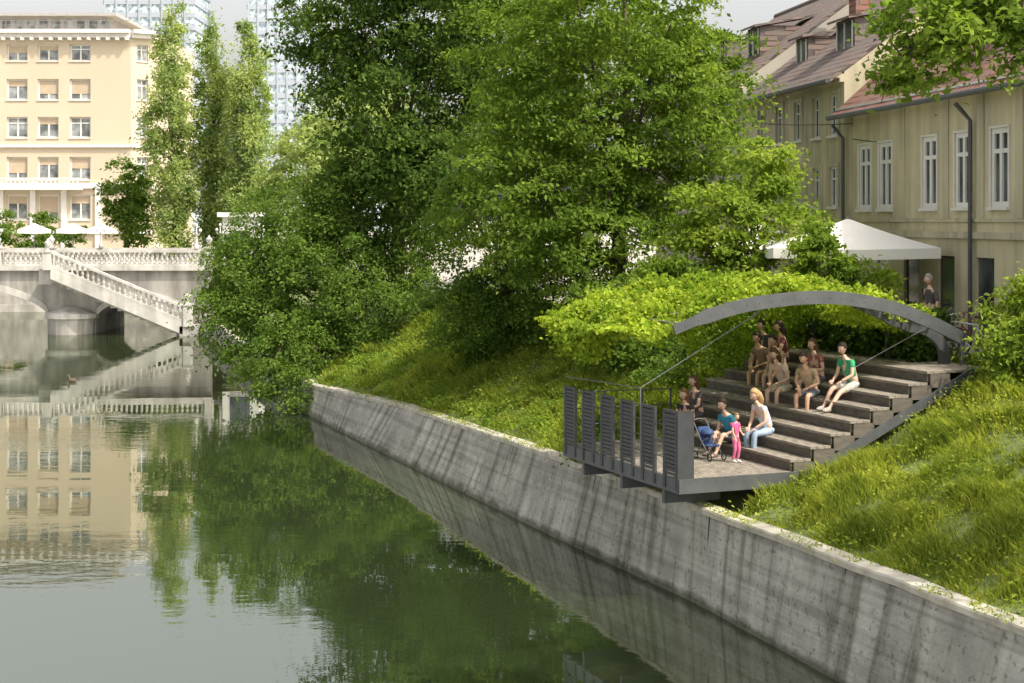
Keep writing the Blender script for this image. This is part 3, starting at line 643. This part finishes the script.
# ---------------------------------------------------------------- bridge
br=empty('stone_bridge'); bm=MB(); bt=MB(); BYf,BYb=101.5,109
def arcz(x):
    if -50<x<-29.4: t=(x+39.7)/10.3; return 1.1+2.35*max(0,1-t*t)**.6
    if -26.4<x<-20.6: t=(x+23.5)/2.9; return .9+1.3*max(0,1-t*t)**.6
    return -1.5
xs=sorted(set(list(np.round(np.arange(-62,-18.9,.25),3))+[-50,-29.4,-26.4,-20.6]))
for a,b in zip(xs[:-1],xs[1:]):
    m_=(a+b)/2
    if arcz(m_)<-1: za=zb=-1.5
    else: za,zb=(max(arcz(a),.9) if arcz(a)>-1 else 1.0),(max(arcz(b),.9) if arcz(b)>-1 else 1.0)
    bm.poly((a,BYf,za),(b,BYf,zb),(b,BYf,4.15),(a,BYf,4.15)); bm.poly((a,BYb,za),(a,BYb,4.15),(b,BYb,4.15),(b,BYb,zb)); bm.poly((a,BYf,za),(a,BYb,za),(b,BYb,zb),(b,BYf,zb))
    if za>-1:
        bt.poly((a,BYf-.08,za),(b,BYf-.08,zb),(b,BYf-.08,zb+.42),(a,BYf-.08,za+.42)); bt.poly((a,BYf-.08,za+.42),(b,BYf-.08,zb+.42),(b,BYf,zb+.42),(a,BYf,za+.42)); bt.poly((a,BYf-.08,za),(a,BYf,za),(b,BYf,zb),(b,BYf-.08,zb))
for x in (-50,-29.4,-26.4,-20.6): bm.poly((x,BYf,-1.5),(x,BYb,-1.5),(x,BYb,1.2),(x,BYf,1.2))
bm.poly((-62,BYf,4.15),(-19,BYf,4.15),(-19,BYb,4.15),(-62,BYb,4.15))
bm.tube([(-27.9,BYf,-1.5),(-27.9,BYf,1.0)],1.5,14); bt.tube([(-27.9,BYf,1.0),(-27.9,BYf,1.3),(-27.9,BYf,1.7)],[1.65,1.65,.5],14)
bt.box((-62,BYf-.3,4.0),(43,0,0),(0,.298,0),(0,0,.3))
def baluster(m,x,y,z,h): m.lathe((x,y,z),[(.09,0),(.09,.08*h),(.05,.14*h),(.105,.36*h),(.05,.72*h),(.085,.86*h),(.085,h)],6)
def balustrade(m,x0,x1,y,z,z1=None):
    z1=z if z1 is None else z1; n=int(abs(x1-x0)/.32)
    for i in range(n+1):
        t=i/n; baluster(m,x0+(x1-x0)*t,y,z+(z1-z)*t+.12,.72)
    m.box((x0,y-.16,z),(x1-x0,0,z1-z),(0,.32,0),(0,0,.13)); m.box((x0,y-.18,z+.84),(x1-x0,0,z1-z),(0,.36,0),(0,0,.16))
def pedestal(m,x,y,z,h=1.1,urn=True):
    m.cbox((x,y,z+h/2),.5,.5,h); m.cbox((x,y,z+h+.05),.62,.62,.1)
    if urn: m.lathe((x,y,z+h+.1),[(.16,0),(.07,.12),(.2,.38),(.22,.5),(.1,.6),(.04,.75)],10)
balustrade(bt,-61,-19.3,BYf-.05,4.3); balustrade(bt,-61,-19.3,BYb-.2,4.3)
for x in (-48,-41,-35.5,-32.6,-29.2,-19.2): pedestal(bt,x,BYf-.06,4.3,urn=x>-33)
sx0,sx1=-28.6,-20.4; sz0,sz1=4.2,.75; ys=99.4
n=18
for i in range(n):
    xa=sx0+(sx1-sx0)*i/n; xb=sx0+(sx1-sx0)*(i+1)/n; z=sz0+(sz1-sz0)*(i+1)/n
    bm.box((xa,ys,z-.75),(xb-xa,0,0),(0,2.0,0),(0,0,.75+.02))
bt.box((sx0,ys-.3,sz0-.65),(sx1-sx0,0,sz1-sz0),(0,.298,0),(0,0,.8))
balustrade(bt,sx0,sx1,ys-.15,4.3,.9); pedestal(bt,sx0-.2,ys-.15,4.1); pedestal(bt,sx1+.3,ys-.15,.6,1.3)
bm.box((-29.4,ys,3.2),(.8,0,0),(0,2,0),(0,0,.95)); bm.box((-20.6,ys-.3,-1.5),(1.2,0,0),(0,2.4,0),(0,0,2.1))
bm.obj('vault',m_stone2,br); bt.obj('balustrades',m_stone,br)
m_globe=mat('lamp_globe',(.7,.69,.65),(.65,.64,.60),.4)
def blamp(x,y,z):
    e=empty('bridge_lamp',(x,y,z),0,.8); m=MB(); m.lathe((0,0,0),[(.2,0),(.2,.3),(.1,.4),(.08,1.2),(.14,1.3),(.06,1.4),(.05,1.8)],10)
    for s in (-1,1): m.tube([(0,0,1.2),(s*.2,0,1.15),(s*.3,0,1.4)],.03,6)
    m.obj('post',m_stone,e,True); g=MB()
    for p in ((0,0,1.95),(-.3,0,1.55),(.3,0,1.55)): g.sph(p,(.13,.13,.15))
    g.obj('globes',m_globe,e,True)
for x,y in ((-32.6,101.4),(-27.9,108.6),(-20.0,101.4),(-19.8,108.6)): blamp(x,y,5.3)
k=empty('white_kiosk'); m=MB(); m.box((-19.0,105,4.1),(2.4,0,0),(0,2.4,0),(0,0,3.3)); m.box((-19.3,104.7,7.4),(3,0,0),(0,3,0),(0,0,.3))
m.obj('walls',m_white,k); m=MB(); m.box((-18.5,104.96,4.3),(1.3,0,0),(0,.04,0),(0,0,2.2)); m.obj('door',m_glass,k)
# ---------------------------------------------------------------- parasols
def parasol(name,x,y,z,w_,d_,h,rise,rot=0):
    e=empty(name,(x,y,z),rot); m=MB(); n=6
    hw,hd=w_/2,d_/2; apex=Vector((0,0,h+rise)); cs=[Vector((-hw,-hd,h)),Vector((hw,-hd,h)),Vector((hw,hd,h)),Vector((-hw,hd,h))]
    for i in range(4):
        a,b=cs[i],cs[(i+1)%4]
        for r in range(n):
            t0,t1=r/n,(r+1)/n
            def q(t,s):
                p=apex.lerp(a.lerp(b,s),t); p.z-=.10*math.sin(math.pi*t)*(1-abs(2*s-1)*.6); p.z+=.05*t*abs(2*s-1); return p
            for s in range(6): m.poly(q(t0,s/6),q(t1,s/6),q(t1,(s+1)/6),q(t0,(s+1)/6))
        for s in range(6):
            p=a.lerp(b,s/6);r2=a.lerp(b,(s+1)/6); dz=Vector((0,0,.05)); k1=dz*abs(2*s/6-1); k2=dz*abs(2*(s+1)/6-1)
            m.poly(p+k1,r2+k2,r2+k2-Vector((0,0,.26)),p+k1-Vector((0,0,.26)))
    m.obj('canopy',m_canvas,e); m=MB(); m.tube([(0,0,0),(0,0,h+rise+.06)],.035,8); m.cbox((0,0,.05),.8,.8,.1)
    for c in cs: m.tube([(0,0,h+rise-.05),c*.98+Vector((0,0,.0))],.012,5)
    m.obj('pole',m_steell,e)
parasol('cafe_parasol',8.65,41.2,4.16,4.1,3.2,2.3,.78,math.radians(-4))
parasol('cafe_parasol',7.4,47.5,4.16,3.6,3.2,2.2,.75,math.radians(-4))
for x in (-38.3,-35.4,-32.9): parasol('cafe_parasol',x,128+random.random()*2,4.16,2.4,2.4,2.2,.6,.2)
e=empty('terrace_hedge'); crown('foliage',[(-48+i*2.2,133,5.9,1.6,.9,1.1) for i in range(6)]+[(-40.5,140,6.8,1.6,1,1.6),(-45,140,7,2,1,1.6)],12000,.28,L_bush,e,81,.5,80)
def cafe_table(x,y):
    e=empty('cafe_table',(x,y,4.16)); m=MB(); m.lathe((0,0,0),[(.25,0),(.25,.03),(.03,.06),(.03,.72),(.38,.72),(.38,.75)],14); m.obj('table',m_steell,e)
def cafe_chair(x,y,r):
    e=empty('cafe_chair',(x,y,4.16),r); m=MB()
    for a in (-.2,.2):
        m.tube([(.2,a,0),(.2,a,.44)],.014,5); m.tube([(-.2,a,0),(-.2,a,.44),(-.26,a,.88)],.014,5)
    m.cbox((0,0,.45),.43,.43,.03)
    for z in (.58,.68,.78): m.box((-.24-(z-.58)*.1,-.2,z),(.02,0,0),(0,.4,0),(0,0,.05))
    m.obj('chair',m_wood,e)
for x,y in ((8.3,41.6),(9.4,43.2),(8.0,43.8)):
    cafe_table(x,y); cafe_chair(x+.6,y,math.pi); cafe_chair(x-.6,y+.1,0)
# ---------------------------------------------------------------- people
def skin(name,vs,rs,es,mt_,parent,root=0,sub=2):
    me=bpy.data.meshes.new(name); me.from_pydata([tuple(v) for v in vs],es,[]); me.materials.append(mt_)
    o=link(bpy.data.objects.new(name,me),parent); o.modifiers.new('Skin','SKIN')
    sv=me.skin_vertices[0].data
    for i,r in enumerate(rs): sv[i].radius=(r,r) if not isinstance(r,tuple) else r; sv[i].use_root=(i==root)
    o.modifiers['Skin'].use_smooth_shade=True
    s=o.modifiers.new('Sub','SUBSURF'); s.levels=sub; s.render_levels=sub
    return o
def ik(a,c,l1,l2,hint):
    a=Vector(a);c=Vector(c);d=c-a; D=min(d.length,l1+l2-.012); dn=d.normalized(); c=a+dn*D
    x=(l1*l1-l2*l2+D*D)/(2*D); h=math.sqrt(max(l1*l1-x*x,0)); hv=Vector(hint); hv-=dn*hv.dot(dn); hv.normalize()
    return a+dn*x+hv*h,c
PM={}
def pm_(c,rough=.75):
    k=tuple(round(x,3) for x in c)
    if k not in PM: PM[k]=mat('cloth_%d'%len(PM),c,tuple(x*.75 for x in c),rough,sc=8)
    return PM[k]
m_skin=mat('skin_tone',(.66,.43,.32),(.60,.38,.28),.55,sc=6); m_skin2=mat('skin_tanned',(.60,.37,.25),(.54,.32,.21),.55,sc=6)
m_lip=mat('lips',(.42,.14,.12)); m_eye=mat('eye_dark',(.03,.02,.02),(.02,.015,.015),.3); m_eyew=mat('eye_white',(.75,.74,.72),(.7,.69,.67),.4)
def person(name,loc,rot,seated=True,lean=.12,ankL=(.48,.13,-.37),ankR=(.44,-.13,-.37),wrL=(.40,.12,.22),wrR=(.38,-.12,.20),
           shirt=(.6,.6,.6),pants=(.1,.12,.2),hair=(.05,.03,.02),longhair=False,sk=None,sleeve=.5,shorts=True,shoe=(.15,.12,.1),yaw=0,nod=.15,scale=1,female=False,pz=.11):
    sk=sk or m_skin; e=empty(name,loc,rot,scale)
    if not seated: pz=.93
    pel=Vector((0,0,pz)); sp=Vector((lean*.28,0,pz+.19)); ch=Vector((lean*.72,0,pz+.38)); nk=Vector((lean*1.05,0,pz+.52)); hb=Vector((lean*1.2+.01,0,pz+.60))
    sw=.165 if female else .185; shz=pz+.455
    verts=[pel,sp,ch,nk,hb]; R=[.115,.10 if female else .112,.118,.05,.048]; E=[(0,1),(1,2),(2,3),(3,4)]
    J={}
    for s,wr,ank in ((1,wrL,ankL),(-1,wrR,ankR)):
        sh=Vector((lean*.85,s*sw,shz)); el_,w2=ik(sh,wr,.28,.25,(-.4,s*.5,-.8)); n=len(verts)
        verts+=[sh,el_,w2]; R+=[.056,.040,.026]; E+=[(2,n),(n,n+1),(n+1,n+2)]
        hip=pel+Vector((.02,s*.09,-.02)); kn,a2=ik(hip,ank,.44,.42,(1,s*.1,.9) if seated else (1,0,0)); toe=a2+Vector((.16,s*.02,-.045))
        n=len(verts); verts+=[hip,kn,a2,toe]; R+=[.085,.056,.036,.032]; E+=[(0,n),(n,n+1),(n+1,n+2),(n+2,n+3)]
        J[s]=(sh,el_,w2,hip,kn,a2,toe)
    skin('body',verts,R,E,sk,e)
    if shirt:
        v=[pel+Vector((0,0,.02)),sp,ch,ch.lerp(nk,.55)]; r=[.128,.118,.132,.075]; ed=[(0,1),(1,2),(2,3)]
        for s in (1,-1):
            sh,el_=J[s][:2]; n=len(v); v+=[sh,sh.lerp(el_,sleeve)]; r+=[.07,.058]; ed+=[(2,n),(n,n+1)]
        skin('shirt',v,r,ed,pm_(shirt),e,1)
    v=[pel+Vector((0,0,.03)),pel]; r=[.125,.13]; ed=[(0,1)]
    for s in (1,-1):
        hip,kn,a2=J[s][3:6]; n=len(v); v+=[hip,kn.lerp(hip,.18) if shorts else kn]; r+=[.10,.08 if shorts else .068]; ed+=[(1,n),(n,n+1)]
        if not shorts: v.append(kn.lerp(a2,.9)); r.append(.055); ed.append((n+1,n+2))
    skin('trousers',v,r,ed,pm_(pants),e,1)
    hc=hb+Vector((.025,0,.115)); rot3=Matrix.Rotation(yaw,3,'Z')@Matrix.Rotation(nod,3,'Y'); m=MB()
    def hf(p):
        q=Vector(p)
        if q.z<0: q.x=q.x*(1+.22*q.z)+.08*(-q.z); q.y*=(1+.34*q.z)
        return q
    m.sph(hc,(.096,.076,.118),rot3,16,12,hf)
    T=lambda x,y,z:hc+rot3@Vector((x,y,z))
    m.tube([T(.088,0,.018),T(.112,0,-.022),T(.096,0,-.034)],[.008,.016,.012],6)
    for s in (1,-1): m.sph(T(-.005,s*.078,-.005),(.02,.010,.032),rot3,8,6)
    m.obj('head',sk,e,True)
    m=MB(); m2=MB()
    for s in (1,-1): m2.sph(T(.081,s*.031,.008),(.012,.014,.009),rot3,8,6); m.sph(T(.089,s*.031,.008),(.006,.007,.007),rot3,6,5)
    m.obj('pupils',m_eye,e); m2.obj('eyes',m_eyew,e); m=MB(); m.sph(T(.090,0,-.058),(.008,.024,.007),rot3,8,5); m.obj('mouth',m_lip,e)
    m=MB()
    def hr(p):
        q=Vector(p)
        if q.x>.35 and q.z<.45: q.x=.35; q*=.9
        if q.z<-.35 and not longhair: q.z=-.35; q*=.86
        return q
    m.sph(T(-.016,0,.020),(.108,.090,.122),rot3,18,12,hr)
    if longhair: m.tube([T(-.075,0,.05),T(-.10,0,-.06),T(-.10,.01,-.16),T(-.085,.01,-.27)],[.05,.072,.062,.02],9)
    m.obj('hair',pm_(hair,.6),e,True)
    m=MB()
    for s in (1,-1):
        el_,w2=J[s][1],J[s][2]; d=(w2-el_).normalized(); side=d.cross(Vector((0,0,1)))
        side=side.normalized() if side.length>.05 else Vector((0,1,0)); up=side.cross(d)
        if up.z<0: up=-up
        rm=Matrix((d,side,up)).transposed(); pc=w2+d*.045; m.sph(pc,(.052,.040,.016),rm,10,6)
        for k,(o,l) in enumerate(((-.030,.060),(-.010,.070),(.010,.066),(.029,.052))):
            b=w2+d*.078+side*o; m.tube([b,b+d*l*.4-up*.004,b+d*l*.7-up*.018,b+d*l*.85-up*.034],[.0095,.0088,.008,.006],6)
        ts=-1 if s>0 else 1; b=w2+d*.025+side*.032*ts; m.tube([b,b+d*.02+side*.025*ts-up*.005,b+d*.05+side*.034*ts-up*.014],[.012,.011,.008],6)
    m.obj('hands',sk,e,True)
    m=MB()
    for s in (1,-1):
        a2=J[s][5]; 
        def ff(p):
            q=Vector(p); q.z=max(q.z,-.55); q.z*=(1-.3*max(q.x,0)); return q
        m.sph(a2+Vector((.055,0,-.035)),(.135,.048,.062),None,12,8,ff)
    m.obj('shoes',pm_(shoe),e,True)
    return e
RF=math.atan2(-.378,-.926)
def seat(i,u,dv=.16): p=W(u,2.4+.45*i+dv,2.4+.225*(i+1)); return p
person('woman',seat(1,1.85),RF+.15,lean=.26,shirt=(.74,.76,.80),pants=(.32,.42,.55),hair=(.46,.30,.13),longhair=True,female=True,shorts=False,sleeve=.35,wrL=(.42,.10,.16),wrR=(.45,-.05,.18),nod=.5)
person('man',seat(0,2.40),RF+.2,lean=.25,shirt=(.04,.30,.46),pants=(.06,.07,.10),hair=(.06,.035,.02),ankL=(.62,.12,-.15),ankR=(.58,-.12,-.15),wrL=(.42,.1,.2),wrR=(.42,-.1,.2),nod=.4)
person('girl',W(1.42,2.0,2.405),RF+1.9,seated=False,lean=.03,shirt=(.78,.10,.28),pants=(.70,.16,.32),hair=(.28,.16,.08),female=True,scale=.55,wrL=(.22,.14,1.05),wrR=(.18,-.16,.85),ankL=(.03,.09,.07),ankR=(-.03,-.09,.07),shoe=(.7,.7,.7),shorts=False)
person('woman',seat(0,4.35),RF+.5,lean=.16,shirt=(.03,.03,.04),pants=(.05,.06,.10),hair=(.20,.09,.04),longhair=True,female=True,ankL=(.60,.12,-.15),ankR=(.55,-.12,-.15),sleeve=.4)
person('woman',seat(1,4.75),RF+.2,lean=.10,shirt=(.10,.09,.10),pants=(.08,.08,.10),hair=(.10,.05,.03),longhair=True,female=True)
person('man',seat(5,4.85),RF+.3,lean=.26,shirt=(.30,.20,.13),pants=(.16,.13,.10),hair=(.03,.02,.015),sk=m_skin2,nod=.3)
person('shirtless_man',seat(5,4.15),RF+.15,lean=.24,shirt=None,pants=(.62,.46,.16),hair=(.04,.025,.015),sk=m_skin,wrL=(.42,.14,.16),wrR=(.36,-.16,.16),nod=.4)
person('woman',seat(4,3.35),RF+.35,lean=.30,shirt=(.68,.55,.46),pants=(.70,.64,.52),hair=(.10,.05,.025),sk=m_skin,longhair=True,female=True,nod=.5)
person('woman',seat(5,2.75),RF+.25,lean=.15,shirt=(.36,.12,.10),pants=(.10,.10,.12),hair=(.12,.06,.03),longhair=True,female=True,wrL=(.34,.1,.3))
person('man',seat(5,1.5),RF+.1,lean=.20,shirt=(.04,.38,.17),pants=(.50,.48,.42),hair=(.06,.04,.03),ankL=(.72,.14,-.36),ankR=(.66,-.12,-.36),wrL=(.42,.15,.18),wrR=(.40,-.14,.18),yaw=.2,nod=.35,shoe=(.4,.38,.35))
person('man',seat(4,2.3),RF+.5,lean=.30,shirt=(.46,.36,.22),pants=(.20,.22,.28),hair=(.05,.03,.02),sk=m_skin2,nod=.5)
person('man',seat(6,5.5),RF+.2,lean=.18,shirt=(.07,.07,.09),pants=(.06,.06,.08),hair=(.03,.02,.015))
person('woman',seat(6,4.8),RF-.3,lean=.1,shirt=(.24,.07,.08),pants=(.06,.06,.08),hair=(.05,.03,.02),longhair=True,female=True)
person('pedestrian',(9.85,37.6,4.16),math.radians(200),seated=False,lean=.04,shirt=(.10,.09,.085),pants=(.05,.05,.06),hair=(.35,.33,.30),sleeve=.98,shorts=False,wrL=(.06,.26,.78),wrR=(.02,-.26,.78),ankL=(.16,.1,.07),ankR=(-.14,-.1,.09))
# ---------------------------------------------------------------- stroller, backpack, bicycle, duck
e=empty('stroller',W(1.95,1.72,2.405),RF+1.7,.8); m=MB(); tr2=MB()
for x in (-.28,.30):
    for y in (-.22,.22):
        c=Vector((x,y,.10)); tr2.tube([c+Vector((math.cos(a)*.09,0,math.sin(a)*.09)) for a in [2*math.pi*k/14 for k in range(14)]],.018,6,closed=True); m.tube([c-Vector((0,.02,0)),c+Vector((0,.02,0))],.02,6)
for y in (-.2,.2): m.tube([(.30,y,.1),(-.1,y,.5),(-.42,y,.95)],.012,6); m.tube([(-.28,y,.1),(.02,y,.5),(.18,y,.56)],.012,6)
m.tube([(-.42,-.2,.95),(-.44,0,.98),(-.42,.2,.95)],.014,6); m.obj('frame',m_rod,e); tr2.obj('wheels',m_dark,e)
f=MB(); f.box((-.12,-.17,.34),(.34,0,0),(0,.34,0),(0,0,.04)); f.box((-.12,-.17,.36),(-.16,0,.42),(0,.34,0),(.04,0,.02)); 
f.sph((-.1,0,.62),(.20,.18,.16),None,12,8,lambda p:Vector((p.x,p.y,max(p.z,0)))); f.obj('fabric',pm_((.04,.08,.20)),e,True)
e=empty('backpack',W(2.55,1.5,2.41),RF+.8); m=MB()
def bpf(p):
    q=Vector([math.copysign(abs(c)**.6,c) for c in p]); q.x*=(1-.18*q.z); return q
m.sph((0,0,.22),(.11,.15,.22),None,14,10,bpf); m.obj('bag',pm_((.05,.10,.30)),e,True); m=MB(); m.sph((.10,0,.14),(.05,.11,.10),None,12,8,bpf)
for y in (-.08,.08): m.tube([(-.08,y,.40),(-.17,y,.34),(-.18,y,.18),(-.10,y,.06)],.016,6)
m.tube([(-.03,-.04,.43),(0,0,.48),(-.03,.04,.43)],.01,6); m.obj('straps',pm_((.04,.04,.05)),e)
def bicycle(p,rot,c):
    e=empty('bicycle',p,rot); m=MB(); t=MB()
    for x in (-.52,.52):
        t.tube([Vector((x+math.cos(a)*.33,0,.35+math.sin(a)*.33)) for a in [2*math.pi*k/28 for k in range(28)]],.017,6,closed=True)
        for k in range(14): a=2*math.pi*k/14; m.tube([(x,0,.35),(x+math.cos(a)*.32,0,.35+math.sin(a)*.32)],.0025,3)
        m.tube([Vector((x+math.cos(a)*.305,0,.35+math.sin(a)*.305)) for a in [2*math.pi*k/28 for k in range(28)]],.010,5,closed=True)
    t.obj('tyres',m_dark,e); f=MB()
    bb=(-.08,0,.30); st_=(-.22,0,.80); hd=(.36,0,.86); 
    for a,b in ((bb,st_),(st_,hd),(bb,(.38,0,.72)),(bb,(-.52,0,.35)),((-.2,0,.72),(-.52,0,.35)),(hd,(.40,0,.62)),((.40,0,.62),(.52,0,.35)),(st_,(-.26,0,.95)),(hd,(.33,0,1.0))): f.tube([a,b],.016,7)
    f.tube([(.28,-.28,1.0),(.36,-.1,1.02),(.34,0,1.0),(.36,.1,1.02),(.28,.28,1.0)],.013,6); f.obj('frame',pm_(c,.35),e); m.obj('rims',m_steell,e)
    s=MB(); s.sph((-.27,0,.97),(.14,.08,.04)); s.tube([(-.08,-.12,.3),(-.08,.12,.3)],.012,6); s.cbox((.02,.14,.2),.1,.05,.02); s.cbox((-.18,-.14,.4),.1,.05,.02); s.obj('saddle',m_dark,e,True)
bicycle((9.75,34.2,4.16),math.radians(150),(.6,.6,.6)); bicycle((10.2,34.9,4.16),math.radians(150),(.25,.05,.05))
e=empty('duck',(-19.6,71.3,0),2.6); m=MB()
m.sph((0,0,.05),(.24,.12,.10),None,12,8,lambda p:Vector((p.x,p.y*(1-.3*abs(p.x)),p.z+.5*max(0,-p.x-.4)))); m.tube([(.15,0,.08),(.19,0,.2),(.20,0,.24)],[.06,.035,.03],8); m.sph((.215,0,.26),(.06,.042,.045)); m.obj('body',pm_((.16,.12,.08)),e,True)
m=MB(); m.sph((.29,0,.25),(.05,.02,.012)); m.obj('bill',pm_((.5,.35,.05)),e,True)
m=MB()
for (a,b) in (((9.9,46.5,10.0),(4,52,11.3)),((11.2,38.5,9.9),(9.9,47,9.6))):
    a=Vector(a);b=Vector(b); m.tube([a.lerp(b,t/8)-Vector((0,0,.4*math.sin(math.pi*t/8))) for t in range(9)],.012,4)
m.obj('street_cable',m_dark)
